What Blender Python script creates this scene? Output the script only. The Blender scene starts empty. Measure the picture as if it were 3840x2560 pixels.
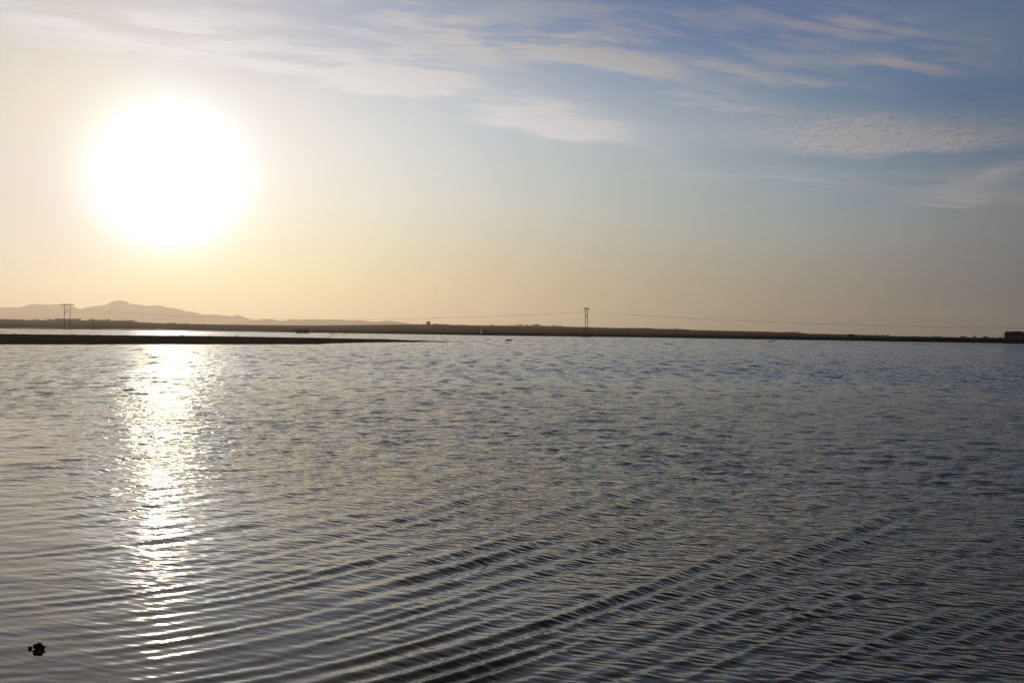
import bpy, bmesh, math, random
import numpy as np
from mathutils import Vector, Matrix, Quaternion, noise as mnoise

R = math.radians
sc = bpy.context.scene
C = sc.collection
random.seed(7)

# ------------------------------------------------------------------ camera
FPX = 4130.0                       # focal length in pixels of the 3840 px wide photograph
CAM_H = 2.2
PITCH, ROLL = R(0.506), R(0.70)
cam_d = bpy.data.cameras.new('camera')
cam_d.sensor_width = 36.0
cam_d.lens = FPX / 3840.0 * 36.0
cam_d.clip_start = 0.1
cam_d.clip_end = 90000.0
cam = bpy.data.objects.new('camera', cam_d)
C.objects.link(cam)
_F = Vector((0, math.cos(PITCH), -math.sin(PITCH)))
_U0 = Vector((0, math.sin(PITCH), math.cos(PITCH)))
_R0 = Vector((1, 0, 0))
_Rc = _R0 * math.cos(ROLL) + _U0 * math.sin(ROLL)
_Uc = _U0 * math.cos(ROLL) - _R0 * math.sin(ROLL)
M = Matrix((_Rc, _Uc, -_F)).transposed().to_4x4()
M.translation = Vector((0, 0, CAM_H))
cam.matrix_world = M
sc.camera = cam

# ------------------------------------------------------------------ light, sky, exposure
SUN_AZ, SUN_EL = R(-17.45), R(7.35)
SUN_STRENGTH = 1.3
sun_dir = Vector((math.sin(SUN_AZ) * math.cos(SUN_EL), math.cos(SUN_AZ) * math.cos(SUN_EL), math.sin(SUN_EL)))
sd = bpy.data.lights.new('sun', 'SUN')
sd.energy = SUN_STRENGTH
sd.angle = R(0.53)
sd.color = (1.0, 0.76, 0.46)
so = bpy.data.objects.new('sun', sd)
so.rotation_euler = sun_dir.to_track_quat('Z', 'Y').to_euler()
so.location = (0, 0, 60)
C.objects.link(so)

sc.view_settings.view_transform = 'Standard'
sc.view_settings.look = 'None'
sc.view_settings.exposure = 0.0
sc.view_settings.gamma = 1.0
sc.render.engine = 'CYCLES'
sc.cycles.use_denoising = True
sc.cycles.use_adaptive_sampling = False
sc.cycles.max_bounces = 6
sc.cycles.sample_clamp_indirect = 6.0
sc.cycles.sample_clamp_direct = 26.0
sc.render.filter_size = 1.0


class X:
    """tiny operator wrapper around Math nodes"""
    nt = None
    def __init__(s, v): s.v = v
    @staticmethod
    def m(op, *a, clamp=False):
        n = X.nt.nodes.new('ShaderNodeMath'); n.operation = op; n.use_clamp = clamp
        for i, q in enumerate(a):
            q = q.v if isinstance(q, X) else q
            if isinstance(q, (int, float)): n.inputs[i].default_value = float(q)
            else: X.nt.links.new(q, n.inputs[i])
        return X(n.outputs[0])
    def __add__(s, o): return X.m('ADD', s, o)
    __radd__ = __add__
    def __mul__(s, o): return X.m('MULTIPLY', s, o)
    __rmul__ = __mul__
    def __sub__(s, o): return X.m('SUBTRACT', s, o)
    def __rsub__(s, o): return X.m('SUBTRACT', o, s)
    def __truediv__(s, o): return X.m('DIVIDE', s, o)
    def __rtruediv__(s, o): return X.m('DIVIDE', o, s)
    def __neg__(s): return s * -1.0
    def exp(s): return X.m('EXPONENT', s)
    def pw(s, e): return X.m('POWER', s, e)


def xsep(sock):
    n = X.nt.nodes.new('ShaderNodeSeparateXYZ'); X.nt.links.new(sock, n.inputs[0])
    return X(n.outputs[0]), X(n.outputs[1]), X(n.outputs[2])


def xcomb(a, b, c):
    n = X.nt.nodes.new('ShaderNodeCombineXYZ')
    for i, q in enumerate((a, b, c)):
        q = q.v if isinstance(q, X) else q
        if isinstance(q, (int, float)): n.inputs[i].default_value = float(q)
        else: X.nt.links.new(q, n.inputs[i])
    return n.outputs[0]


def xnoise(vec, scale=1.0, detail=2.0, rough=0.5, dist=0.0):
    n = X.nt.nodes.new('ShaderNodeTexNoise'); n.noise_dimensions = '3D'
    X.nt.links.new(vec, n.inputs['Vector'])
    n.inputs['Scale'].default_value = scale; n.inputs['Detail'].default_value = detail
    n.inputs['Roughness'].default_value = rough; n.inputs['Distortion'].default_value = dist
    return X(n.outputs['Fac'])


def xstep(x, a, b):
    n = X.nt.nodes.new('ShaderNodeMapRange'); n.interpolation_type = 'SMOOTHSTEP'
    X.nt.links.new(x.v, n.inputs['Value'])
    n.inputs['From Min'].default_value = a; n.inputs['From Max'].default_value = b
    return X(n.outputs['Result'])


# world: physical sky + dusty aureole (least-squares basis, all terms positive) + cirrus
COEF = [[14.4666, 9.3221, 6.0547], [0.0, 0.0, 0.6519], [0.0, 0.0, 0.0], [0.0, 0.0, 0.0], [0.0, 0.0, 0.0], [0.0, 0.0, 0.0], [0.0, 0.0, 0.0], [0.2878, 0.0, 0.0], [0.0, 0.0, 0.0], [0.0, 0.0, 0.0], [0.0, 0.0, 0.0], [0.0, 0.0, 0.0], [0.0884, 0.0, 0.0], [0.0, 0.0836, 0.074], [0.0325, 0.0411, 0.0356], [0.0, 0.0, 0.2005], [0.0, 0.0, 0.0], [0.0, 0.0, 0.0], [0.0, 0.0, 0.0], [0.0, 0.0, 0.0], [0.0, 0.0, 0.0], [0.3272, 0.4683, 0.5059], [0.326, 0.4684, 0.3573], [0.002, 0.8566, 0.9765], [0.0, 0.0, 0.0]]
CLOUDS = True
w = bpy.data.worlds.new('World')
sc.world = w
w.use_nodes = True
nt = w.node_tree
X.nt = nt
bg = nt.nodes['Background']
sky = nt.nodes.new('ShaderNodeTexSky')
sky.sky_type = 'NISHITA'; sky.sun_disc = False
sky.sun_elevation = SUN_EL; sky.sun_rotation = SUN_AZ
sky.air_density = 1.0; sky.dust_density = 1.5; sky.ozone_density = 1.0
tc = nt.nodes.new('ShaderNodeTexCoord')
dx, dy, dz = xsep(tc.outputs['Generated'])
dot = dx * sun_dir.x + dy * sun_dir.y + dz * sun_dir.z
G = X.m('ARCCOSINE', X.m('MINIMUM', dot, 0.9999999)) * (180 / math.pi)
EL = X.m('ARCSINE', X.m('MAXIMUM', X.m('MINIMUM', dz, 0.99999), -0.99999)) * (180 / math.pi)
AZ = X.m('ARCTAN2', dx, dy) * (180 / math.pi)
ELp = X.m('MAXIMUM', EL, 0.0)
E1 = (ELp * (-1 / 4.)).exp(); E2 = (ELp * (-1 / 12.)).exp(); H = 1.0 - E2
G1 = (G * (-1 / 12.)).exp(); G2 = (G * (-1 / 25.)).exp()
QQ = (-(G / 35.).pw(2)).exp(); Q2 = (-(G / 24.).pw(2)).exp()
BAS = [(G * (-1 / .8)).exp(), (G * (-1 / 2.)).exp(), (-(G / 4.5).pw(4)).exp(), (-(G / 7.).pw(2)).exp(),
       G1, G1 * E1, G1 * E2, G1 * H, G2, G2 * E1, G2 * E2, G2 * H,
       E1, E2, H, H * (-(ELp / 26.).pw(2)).exp(), (-(G / 16.).pw(2)).exp(), QQ, QQ * H, Q2, Q2 * E2, Q2 * H, QQ * E2, (-(G / 3.).pw(2)).exp(), (-(G / 3.8).pw(3)).exp()]
LOBES = [[-24, 1.5, -0.167, -0.115, -0.013], [-12, 1.5, -0.179, -0.077, -0.16], [-2, 1.5, 0.04, -0.11, -0.207], [8, 1.5, 0.041, -0.094, -0.184], [18, 1.5, 0.095, -0.07, -0.141], [27, 1.5, -0.367, -0.271, 0.036], [-24, 6, -0.058, -0.08, -0.006], [-12, 6, 0.005, 0.023, 0.075], [-2, 6, 0.085, 0.069, 0.085], [8, 6, 0.13, 0.098, 0.065], [18, 6, 0.201, 0.197, 0.239], [27, 6, 0.291, 0.033, -0.169], [-24, 11, 0.083, 0.034, -0.114], [-12, 11, 0.05, 0.064, 0.051], [-2, 11, 0.078, 0.075, 0.111], [8, 11, 0.23, 0.183, 0.144], [18, 11, -0.151, -0.026, 0.06], [27, 11, -0.32, -0.124, 0.023], [-24, 16, 0.028, 0.003, -0.034], [-12, 16, -0.154, -0.149, -0.084], [-2, 16, -0.288, -0.199, -0.078], [8, 16, -0.656, -0.391, -0.085], [18, 16, -0.116, -0.017, 0.108], [27, 16, 0.086, 0.179, 0.055]]
chan = []
sk_r, sk_g, sk_b = xsep(sky.outputs[0])
for ch, skc in enumerate((sk_r, sk_g, sk_b)):
    acc = skc * 0.01
    for k, b in enumerate(BAS):
        cf = COEF[k][ch]
        if abs(cf) > 1e-5:
            acc = acc + b * cf
    chan.append(acc)
# broad lobes scale the sky colour per channel, by bearing and elevation
lobe = [(-(((AZ - a_) / 8.0).pw(2) + ((EL - e_) / 3.6).pw(2))).exp() for a_, e_, *_r in LOBES]
for ch in range(3):
    ex = None
    for lb_, row in zip(lobe, LOBES):
        term = lb_ * row[2 + ch]
        ex = term if ex is None else ex + term
    if ex is not None: chan[ch] = chan[ch] * ex.exp()
if CLOUDS:
    # cirrus deck: noise on a plane high above, so streaks foreshorten towards the horizon
    inv = 1.0 / (X.m('MAXIMUM', dz, 0.0) + 0.06)
    px, py = dx * inv, dy * inv
    warp = xnoise(xcomb(px * 0.5, py * 0.5, 0.0), 1.0, 3.0, 0.55) - 0.5
    s1 = xnoise(xcomb(px * 1.5 + py * 0.5 + warp * 1.8, py * 3.2 - px * 0.8 + warp * 1.8, 3.1), 1.0, 7.0, 0.6)
    s2 = xnoise(xcomb(px * 4.2 + py * 0.8 + warp * 3.0, py * 12.0 - px * 4.0 + warp * 7.0, 7.7), 1.0, 6.0, 0.62)
    fil = s1 * 0.55 + s2 * 0.45
    waz = (xnoise(xcomb(AZ * 0.16, EL * 0.3, 1.3), 1.0, 4.0, 0.6) - 0.5)
    wel = (xnoise(xcomb(AZ * 0.13, EL * 0.34, 9.3), 1.0, 4.0, 0.6) - 0.5)
    A2 = AZ + waz * 4.0
    L2 = EL + wel * 2.0

    def patch(x, y, rx, ry, rot, amp, sharp=None):
        """one bank of cloud centred on a bearing and an elevation; sharp = crisp lower edge"""
        hor = 747 + .0122 * x
        a0 = math.degrees(math.atan((x - 1176) / 2529)); e0 = math.degrees(math.atan((hor - y) / 2529 * math.cos(math.atan((x - 1176) / 2529))))
        rx, ry = rx / 44.1, ry / 44.1
        c_, s_ = math.cos(R(rot)), math.sin(R(rot))
        u = ((A2 - a0) * c_ + (L2 - e0) * s_) * (1 / rx)
        v = ((L2 - e0) * c_ - (A2 - a0) * s_) * (1 / ry)
        r2 = u * u + v * v
        m = (r2 * -1.4).exp()
        if sharp:
            # crisp lower edge that follows an arc
            m = m * xstep(v + u * u * sharp, -0.75, -0.35)
        return m * amp

    soft = patch(350, 60, 620, 75, -3, .95) + patch(1000, 55, 520, 55, -7, .85) + patch(1560, 95, 330, 50, -14, .6) \
        + patch(1750, 40, 420, 60, -8, .45) + patch(560, 130, 330, 38, -6, .6) \
        + patch(1850, 405, 330, 38, -3, .42) + patch(2290, 405, 140, 26, 10, .4) + patch(1150, 470, 360, 40, -4, .16) \
        + patch(1650, 560, 300, 30, 0, .10) + patch(2050, 90, 260, 45, -12, .42)
    crisp = patch(935, 185, 215, 58, -4, 1.15, 0.15) + patch(1250, 284, 180, 44, -7, 1.25, 0.1) + patch(1410, 145, 230, 50, -10, 1.05, 0.1) \
        + patch(1640, 245, 190, 26, -8, .62, 0.1) + patch(2060, 150, 150, 20, -6, .62, 0.1) + patch(1760, 185, 200, 16, -8, .5) \
        + patch(1080, 120, 150, 26, -20, .35) + patch(2240, 455, 120, 20, -3, .55, 0.1) + patch(1700, 478, 60, 10, -5, .25) \
        + patch(2330, 385, 90, 16, 18, .45) + patch(1470, 345, 40, 12, -25, .3)
    mack = patch(2040, 316, 340, 52, -2, 1.4, 0.05)
    mk = xnoise(xcomb(A2 * 1.1 + EL * 1.0, EL * 6.5 - AZ * 1.6, 2.2), 1.0, 4.0, 0.65, 0.6)
    mk2 = xnoise(xcomb(AZ * 3.0, EL * 9.0, 5.2), 1.0, 3.0, 0.6)
    dens = soft * xstep(fil, 0.42, 0.58) * 1.0 + crisp * (xstep(fil, 0.41, 0.54) * 0.75 + 0.25) * 1.2 \
        + mack * (xstep(mk * 0.6 + mk2 * 0.4, 0.38, 0.56) * 0.65 + 0.35)
    # thin veil; the unseen part above the frame is added to grey the reflections
    veil = xstep(fil, 0.38, 0.75) * xstep(EL, 9.0, 20.0) * 0.30 + xstep(EL, 17.5, 27.0) * 0.2 + xstep(fil, 0.4, 0.8) * xstep(EL, 1.0, 6.0) * 0.06
    dens = X.m('MINIMUM', dens + veil, 0.92)
    lum = chan[0] * .3 + chan[1] * .5 + chan[2] * .2
    lum = X.m('MINIMUM', lum, 0.9)
    out = []
    dark = X.m('MAXIMUM', 1.0 - lum, 0.0)
    for ch, kc in zip(chan, (0.52, 0.46, 0.52)):
        cc = X.m('MAXIMUM', lum * (1.0 + dark * kc) + dark * 0.04, ch)
        out.append(ch * (1.0 - dens) + cc * dens)
    chan = out
# unseen sky overhead: greying added so the water reflects less blue
lum = chan[0] * .33 + chan[1] * .45 + chan[2] * .22
gm = xstep(EL, 16.5, 26.0) * 0.8
chan = [ch * (1.0 - gm) + lum * gm * kc for ch, kc in zip(chan, (0.93, 0.90, 0.92))]
comb = xcomb(*chan)
nt.links.new(comb, bg.inputs[0])
bg.inputs[1].default_value = 1.0
w.cycles.sampling_method = 'MANUAL'
w.cycles.sample_map_resolution = 1024


# ------------------------------------------------------------------ helpers
def ray(x, y):
    d = _Rc * ((x - 1920) / FPX) + _Uc * ((1280 - y) / FPX) + _F
    return d / d.y


def P(x, y, Y):
    d = ray(x, y) * Y
    return Vector((d.x, d.y, d.z + CAM_H))


def Wt(x, y):
    d = ray(x, y)
    return P(x, y, CAM_H / -d.z)


def hor(x):
    return 1220.1 + 0.01222 * x


def interp(x, xs, ys):
    return float(np.interp(x, xs, ys))


def fbm(x, y, z=0.0, o=4):
    return mnoise.fractal(Vector((x, y, z)), 1.0, 2.0, o)


def mat(name, col, rough=0.9, spec=0.1, metal=0.0, var=0.25, scale=1.0, emit=None):
    m = bpy.data.materials.new(name); m.use_nodes = True
    nt = m.node_tree; p = nt.nodes['Principled BSDF']
    X.nt = nt
    if var:
        t = nt.nodes.new('ShaderNodeTexCoord')
        n = xnoise(t.outputs['Object'], scale, 5.0, 0.6)
        mx = nt.nodes.new('ShaderNodeMix'); mx.data_type = 'RGBA'
        nt.links.new(n.v, mx.inputs[0])
        mx.inputs[6].default_value = (*[c * (1 - var) for c in col], 1)
        mx.inputs[7].default_value = (*[c * (1 + var) for c in col], 1)
        nt.links.new(mx.outputs[2], p.inputs['Base Color'])
    else:
        p.inputs['Base Color'].default_value = (*col, 1)
    p.inputs['Roughness'].default_value = rough
    p.inputs['Specular IOR Level'].default_value = spec
    p.inputs['Metallic'].default_value = metal
    if emit:
        p.inputs['Emission Color'].default_value = (*emit[0], 1)
        p.inputs['Emission Strength'].default_value = emit[1]
    return m


class MB:
    def __init__(s): s.v = []; s.f = []
    def add(s, vs, fs):
        o = len(s.v); s.v += [tuple(q) for q in vs]; s.f += [tuple(i + o for i in f) for f in fs]; return s
    def box(s, c, d, rz=0.0, taper=1.0):
        cx, cy, cz = c; hx, hy, hz = d[0] / 2, d[1] / 2, d[2] / 2
        vs = []
        for z, t in ((-hz, 1.0), (hz, taper)):
            for x, y in ((-hx, -hy), (hx, -hy), (hx, hy), (-hx, hy)):
                x, y = x * t, y * t
                vs.append((cx + x * math.cos(rz) - y * math.sin(rz), cy + x * math.sin(rz) + y * math.cos(rz), cz + z))
        return s.add(vs, [(0, 3, 2, 1), (4, 5, 6, 7), (0, 1, 5, 4), (1, 2, 6, 5), (2, 3, 7, 6), (3, 0, 4, 7)])
    def tube(s, a, b, r0, r1=None, n=8):
        a, b = Vector(a), Vector(b); r1 = r0 if r1 is None else r1
        d = (b - a).normalized(); u = d.orthogonal().normalized(); q = d.cross(u)
        vs = []
        for c, r in ((a, r0), (b, r1)):
            for k in range(n):
                t = 2 * math.pi * k / n
                vs.append(c + (u * math.cos(t) + q * math.sin(t)) * r)
        fs = [(k, (k + 1) % n, n + (k + 1) % n, n + k) for k in range(n)]
        fs += [tuple(range(n - 1, -1, -1)), tuple(range(n, 2 * n))]
        return s.add(vs, fs)
    def blob(s, c, r, sub=3, amp=0.25, fr=1.6, seed=0.0, flat=None):
        bm = bmesh.new(); bmesh.ops.create_icosphere(bm, subdivisions=sub, radius=1.0)
        vs = []
        for v in bm.verts:
            k = 1 + amp * fbm(v.co.x * fr + seed, v.co.y * fr - seed, v.co.z * fr + 2 * seed)
            q = v.co * k
            vs.append((c[0] + q.x * r[0], c[1] + q.y * r[1], c[2] + q.z * r[2]))
        fs = [tuple(v.index for v in f.verts) for f in bm.faces]
        bm.free()
        return s.add(vs, fs)
    def prism(s, prof, y0, y1, ins=0.0):
        """side profile [(x, z)] extruded across y, with an inset on both flanks for a softened edge"""
        n = len(prof); cx = sum(p[0] for p in prof) / n; cz = sum(p[1] for p in prof) / n
        vs = []
        for y, k in ((y0, 1 - ins), (y0 + (0.12 if ins else 0), 1), (y1 - (0.12 if ins else 0), 1), (y1, 1 - ins)):
            for x, z in prof: vs.append((cx + (x - cx) * k, y, cz + (z - cz) * k))
        fs = [tuple(range(n - 1, -1, -1)), tuple(range(3 * n, 4 * n))]
        for l in range(3):
            for k in range(n): fs.append((l * n + k, l * n + (k + 1) % n, (l + 1) * n + (k + 1) % n, (l + 1) * n + k))
        return s.add(vs, fs)
    def build(s, name, m, parent=None, smooth=False):
        me = bpy.data.meshes.new(name); me.from_pydata(s.v, [], s.f); me.update()
        bm = bmesh.new(); bm.from_mesh(me); bmesh.ops.recalc_face_normals(bm, faces=bm.faces); bm.to_mesh(me); bm.free()
        if smooth: me.polygons.foreach_set('use_smooth', [True] * len(me.polygons))
        me.materials.append(m)
        o = bpy.data.objects.new(name, me); C.objects.link(o)
        if parent: o.parent = parent
        return o


def tag(o, label=None, cat=None, group=None, kind=None):
    if label: o['label'] = label
    if cat: o['category'] = cat
    if group: o['group'] = group
    if kind: o['kind'] = kind
    return o


def thing(name, loc, rz, label, cat, group=None):
    o = bpy.data.objects.new(name, None); C.objects.link(o)
    o.empty_display_size = 0.3
    o.location = loc; o.rotation_euler = (0, 0, rz)
    return tag(o, label, cat, group)


def copy_tree(o, parent=None):
    c = o.copy(); C.objects.link(c); c.parent = parent
    for ch in list(o.children): copy_tree(ch, c)
    return c


def grid(name, V, m, smooth=True):
    """V: (rows, cols, 3) array -> one mesh"""
    nr, nc = V.shape[:2]
    me = bpy.data.meshes.new(name)
    idx = np.arange(nr * nc).reshape(nr, nc)
    q = np.stack([idx[:-1, :-1], idx[:-1, 1:], idx[1:, 1:], idx[1:, :-1]], -1).reshape(-1, 4)
    nf = len(q)
    me.vertices.add(nr * nc); me.vertices.foreach_set('co', V.reshape(-1).astype(np.float32))
    me.loops.add(nf * 4); me.loops.foreach_set('vertex_index', q.reshape(-1).astype(np.int32))
    me.polygons.add(nf); me.polygons.foreach_set('loop_start', np.arange(0, nf * 4, 4, dtype=np.int32))
    me.polygons.foreach_set('loop_total', np.full(nf, 4, dtype=np.int32))
    me.update(calc_edges=True)
    if smooth: me.polygons.foreach_set('use_smooth', np.ones(nf, dtype=bool))
    me.materials.append(m)
    o = bpy.data.objects.new(name, me); C.objects.link(o)
    return o


def vnoise(x, y, seed=0, octaves=4):
    """vectorised value noise, roughly -1..1"""
    rs = np.random.RandomState(seed); T = rs.rand(256, 256) * 2 - 1
    out = 0; a = 1.0; tot = 0
    for o in range(octaves):
        xi = np.floor(x).astype(int); yi = np.floor(y).astype(int); fx = x - xi; fy = y - yi
        fx = fx * fx * (3 - 2 * fx); fy = fy * fy * (3 - 2 * fy)
        g = lambda i, j: T[(xi + i) % 256, (yi + j) % 256]
        v = (g(0, 0) * (1 - fx) + g(1, 0) * fx) * (1 - fy) + (g(0, 1) * (1 - fx) + g(1, 1) * fx) * fy
        out = out + v * a; tot += a; a *= .5; x = x * 2.03 + 17.3; y = y * 2.03 + 5.1
    return out / tot


# ------------------------------------------------------------------ water
wm = bpy.data.materials.new('water'); wm.use_nodes = True
X.nt = wm.node_tree
pr = wm.node_tree.nodes['Principled BSDF']
geo = wm.node_tree.nodes.new('ShaderNodeNewGeometry')
gx, gy, gz = xsep(geo.outputs['Position'])


def slope(fn, e):
    h0 = fn(gx, gy); hx = fn(gx + e, gy); hy = fn(gx, gy + e)
    return (hx - h0) * (1 / e), (hy - h0) * (1 / e)


def layer(ang, lam_a, lam_b, z, det, dist=0.0):
    c_, s_ = math.cos(R(ang)), math.sin(R(ang))
    def f(x, y):
        a = (x * c_ + y * s_) * (1 / lam_a); b = (y * c_ - x * s_) * (1 / lam_b)
        return xnoise(xcomb(a, b, z), 1.0, det, 0.5, dist)
    return f


# fine wind ripples: two crossing trains of short waves plus chop
ax1, ay1 = slope(layer(-27, 0.20, 0.060, 0.3, 0.0), 0.006)
ax2, ay2 = slope(layer(-10, 0.20, 0.075, 5.3, 1.0), 0.006)
ax3, ay3 = slope(layer(12, 0.5, 0.26, 9.1, 1.0), 0.02)
big = xnoise(xcomb(gx * 0.10, gy * 0.06, 0.0), 1.0, 2.0, 0.5)
calm = xstep(gx * 0.55 + (gy - 11.0) * 0.42 + (big - 0.5) * 7.0, -3.6, 1.6)      # lee corner at the lower left stays smoother
K1 = 0.020 * (calm * 0.9 + 0.10)
K2 = 0.021 * (calm * 0.9 + 0.1)
K3 = 0.038 * (calm * 0.82 + 0.18)
# beyond the reach of the mesh the chop is carried by the shading normal; back slopes are hidden there
ax4, ay4 = slope(layer(4, 1.3, 0.42, 2.1, 2.0), 0.03)
rad = X.m('SQRT', gx * gx + gy * gy)
far = xstep(rad, 14.0, 75.0)
K4 = far * 0.030
nx = -(ax1 * K1 + ax2 * K2 + ax3 * K3 + ax4 * K4)
ny0 = -(ay1 * K1 + ay2 * K2 + ay3 * K3 + ay4 * K4)
# steep front faces of crest groups, seen as short dark dashes
f0 = xnoise(xcomb(gx * 1.5, gy * 0.62, 2.0), 1.0, 3.0, 0.65)
f1 = xnoise(xcomb(gx * 0.85, gy * 0.21, 4.0), 1.0, 3.0, 0.65)
f2 = xnoise(xcomb(gx * 0.40, gy * 0.055, 6.0), 1.0, 4.0, 0.7)
m1 = xstep(rad, 40.0, 75.0)
m2 = xstep(rad, 110.0, 230.0)
fn = f0 * (1.0 - m1) + f1 * m1
fn = fn * (1.0 - m2) + f2 * m2
steep = X.m('MAXIMUM', fn - 0.51, 0.0) * 0.95 * xstep(rad, 14.0, 45.0)
ax5, ay5 = slope(layer(70, 1.0, 0.38, 3.3, 2.0), 0.03)
nx = nx - ax5 * far * 0.14
ny = ny0 * (1.0 - far) - X.m('ABSOLUTE', ny0) * far * 0.55 - steep
vadd = wm.node_tree.nodes.new('ShaderNodeVectorMath'); vadd.operation = 'ADD'
wm.node_tree.links.new(geo.outputs['Normal'], vadd.inputs[0]); wm.node_tree.links.new(xcomb(nx, ny, 0.0), vadd.inputs[1])
vn = wm.node_tree.nodes.new('ShaderNodeVectorMath'); vn.operation = 'NORMALIZE'
wm.node_tree.links.new(vadd.outputs[0], vn.inputs[0]); wm.node_tree.links.new(vn.outputs[0], pr.inputs['Normal'])
pr.inputs['Base Color'].default_value = (0.034, 0.025, 0.015, 1)
pr.inputs['Specular Tint'].default_value = (1.0, 0.975, 0.88, 1)
pr.inputs['Roughness'].default_value = 0.05
pr.inputs['IOR'].default_value = 1.333

rr = [3.6]
while rr[-1] < 1500:
    r = rr[-1]; rr.append(r + max(0.028, 0.028 * (r / 14.0) ** 1.25))
rr = np.array(rr)
az = np.radians(np.arange(-36, 36.01, 0.065))
RR, AA = np.meshgrid(rr, az, indexing='ij')
WX, WY = RR * np.sin(AA), RR * np.cos(AA)
DR = np.maximum(0.028, 0.028 * (RR / 14.0) ** 1.25)
rs = np.random.RandomState(11)
HT = np.zeros_like(WX)
# (a) long-crested ripple train curving up to the right; its wavelength grows away from the bank
env0 = vnoise(WX * .09 + 3, WY * .07, 5, 3)
edge = 20.5 - np.maximum(0, WX) * 1.35 + env0 * 5.0
env = 1 / (1 + np.exp((WY - edge) / 1.6))
Yq = np.maximum(WY + .4, 3.0)
q_ = 9086.0 / Yq
u_ = 4130.0 * WX / Yq + 1920.0
uc = np.clip(u_, -400, 2600)
bend = .06 * uc + 6.6e-5 * uc * uc + np.maximum(u_ - 2600, 0) * .40
PH = q_ + bend
wob = vnoise(WX * .55 + 7, WY * .35, 9, 3)
PH = PH + 9.0 * wob + 1.5 * vnoise(WX * 1.6, WY * 1.0, 19, 2)
gY = np.gradient(PH, axis=0) / np.gradient(RR, axis=0); gX = np.gradient(PH, axis=1) / (np.gradient(AA, axis=1) * RR)
gm_ = np.sqrt(np.clip(q_ ** 2 / Yq ** 2 + (4130 / Yq * .3) ** 2, 1, None))
P0 = 23 + .013 * np.clip(u_, 0, 3400)
Rip = np.zeros_like(WX)
for k in range(36):
    Pk = float(np.exp(rs.uniform(np.log(12), np.log(95)))); kk = 2 * math.pi / Pk
    wP = np.exp(-(np.log(Pk / P0) / .42) ** 2) * (P0 / Pk) ** .6
    skew = rs.normal(0, .022)
    lam = Pk / gm_
    wgt = np.clip((lam / DR - 2.5) / 2.5, 0, 1)
    Rip += wP * wgt * np.minimum(lam, .8) / (2 * math.pi) * np.sin(kk * (PH + skew * u_) + rs.uniform(0, 6.28))
Rip *= 0.050 * (0.74 + 0.26 / (1 + np.exp(-(u_ - 1500) / 350.0))) * np.where(u_ > 1600, np.clip(1 - (u_ - 1600) / 5000, .7, 1), 1)
amp_mod = np.clip(0.95 + 0.75 * vnoise(u_ / 1000.0 + 50, PH / 75.0, 21, 3), .2, 1.7)
Rn = Rip * amp_mod
Rn = Rn + 0.38 * Rn * np.abs(Rn) / 0.005 * (Rn > 0) * np.clip(1 - np.abs(Rn) / .02, 0, 1)   # peaked crests, flat troughs
HT += Rn * env
# (b) wind chop
lee = 1 / (1 + np.exp(-(WY - edge - .4) / 2.0))
gust = np.clip(0.85 + 0.7 * vnoise(WX * .12, WY * .05, 31, 4), .25, 1.6)
chop = np.zeros_like(WX)
for k in range(84):
    lam = float(np.exp(rs.uniform(np.log(.12), np.log(1.5)))); kk = 2 * math.pi / lam
    th = rs.normal(0.12, .70)
    wgt = np.clip((lam / DR - 2.5) / 2.5, 0, 1)
    chop += wgt * 0.0155 / kk * np.sin(kk * (WX * math.sin(th) + WY * math.cos(th)) + rs.uniform(0, 6.28))
HT += chop * gust * (0.18 + 0.82 * lee)
V = np.stack([WX, WY, HT], -1)
nr, nc = V.shape[:2]
water = grid('water', V, wm)
water['kind'] = 'structure'
# the rest of the lake, outside the view, is part of the same sheet
bm = bmesh.new(); bm.from_mesh(water.data)
ang = [R(a) for a in (36, 60, 90, 120, 150, 180, 210, 240, 270, 300, 324)]
ring = []
for a in ang: ring.append([bm.verts.new((r * math.sin(a), r * math.cos(a), 0.0)) for r in (3.6, 60, 1500)])
for i in range(len(ring) - 1):
    for j in range(2): bm.faces.new((ring[i][j], ring[i + 1][j], ring[i + 1][j + 1], ring[i][j + 1])).smooth = True
cen = bm.verts.new((0, 0, 0))
full = [v for v in [bm.verts.new((3.6 * math.sin(R(a)), 3.6 * math.cos(R(a)), 0)) for a in range(-36, 325, 12)]]
for i in range(len(full)): bm.faces.new((cen, full[(i + 1) % len(full)], full[i]))
bm.to_mesh(water.data); bm.free()

# ------------------------------------------------------------------ land
PXS = [-900, 0, 480, 960, 1440, 1920, 2400, 2880, 3360, 3840, 4700]
SHORE = [900, 775, 790, 745, 668, 600, 598, 540, 484, 443, 380]
CREST = [.5, .5, .5, .57, .8, 1.12, 1.0, 1.1, 1.33, 1.7, 1.7]
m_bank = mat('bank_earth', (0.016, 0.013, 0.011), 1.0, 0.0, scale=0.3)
m_mud = mat('dark_mud', (0.075, 0.062, 0.046), 1.0, 0.0, scale=0.2)
m_plain = mat('dry_plain', (0.085, 0.066, 0.050), 1.0, 0.0, var=0.3, scale=0.004)
m_hill = mat('bare_rock', (0.20, 0.16, 0.13), 1.0, 0.0, var=0.2, scale=0.0008)


def shore(px): return interp(px, PXS, SHORE)
def crest(px): return interp(px, PXS, CREST)
def z_at(px, Y, h): return CAM_H + (h) / FPX * Y      # h = photo pixels above the horizon


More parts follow.
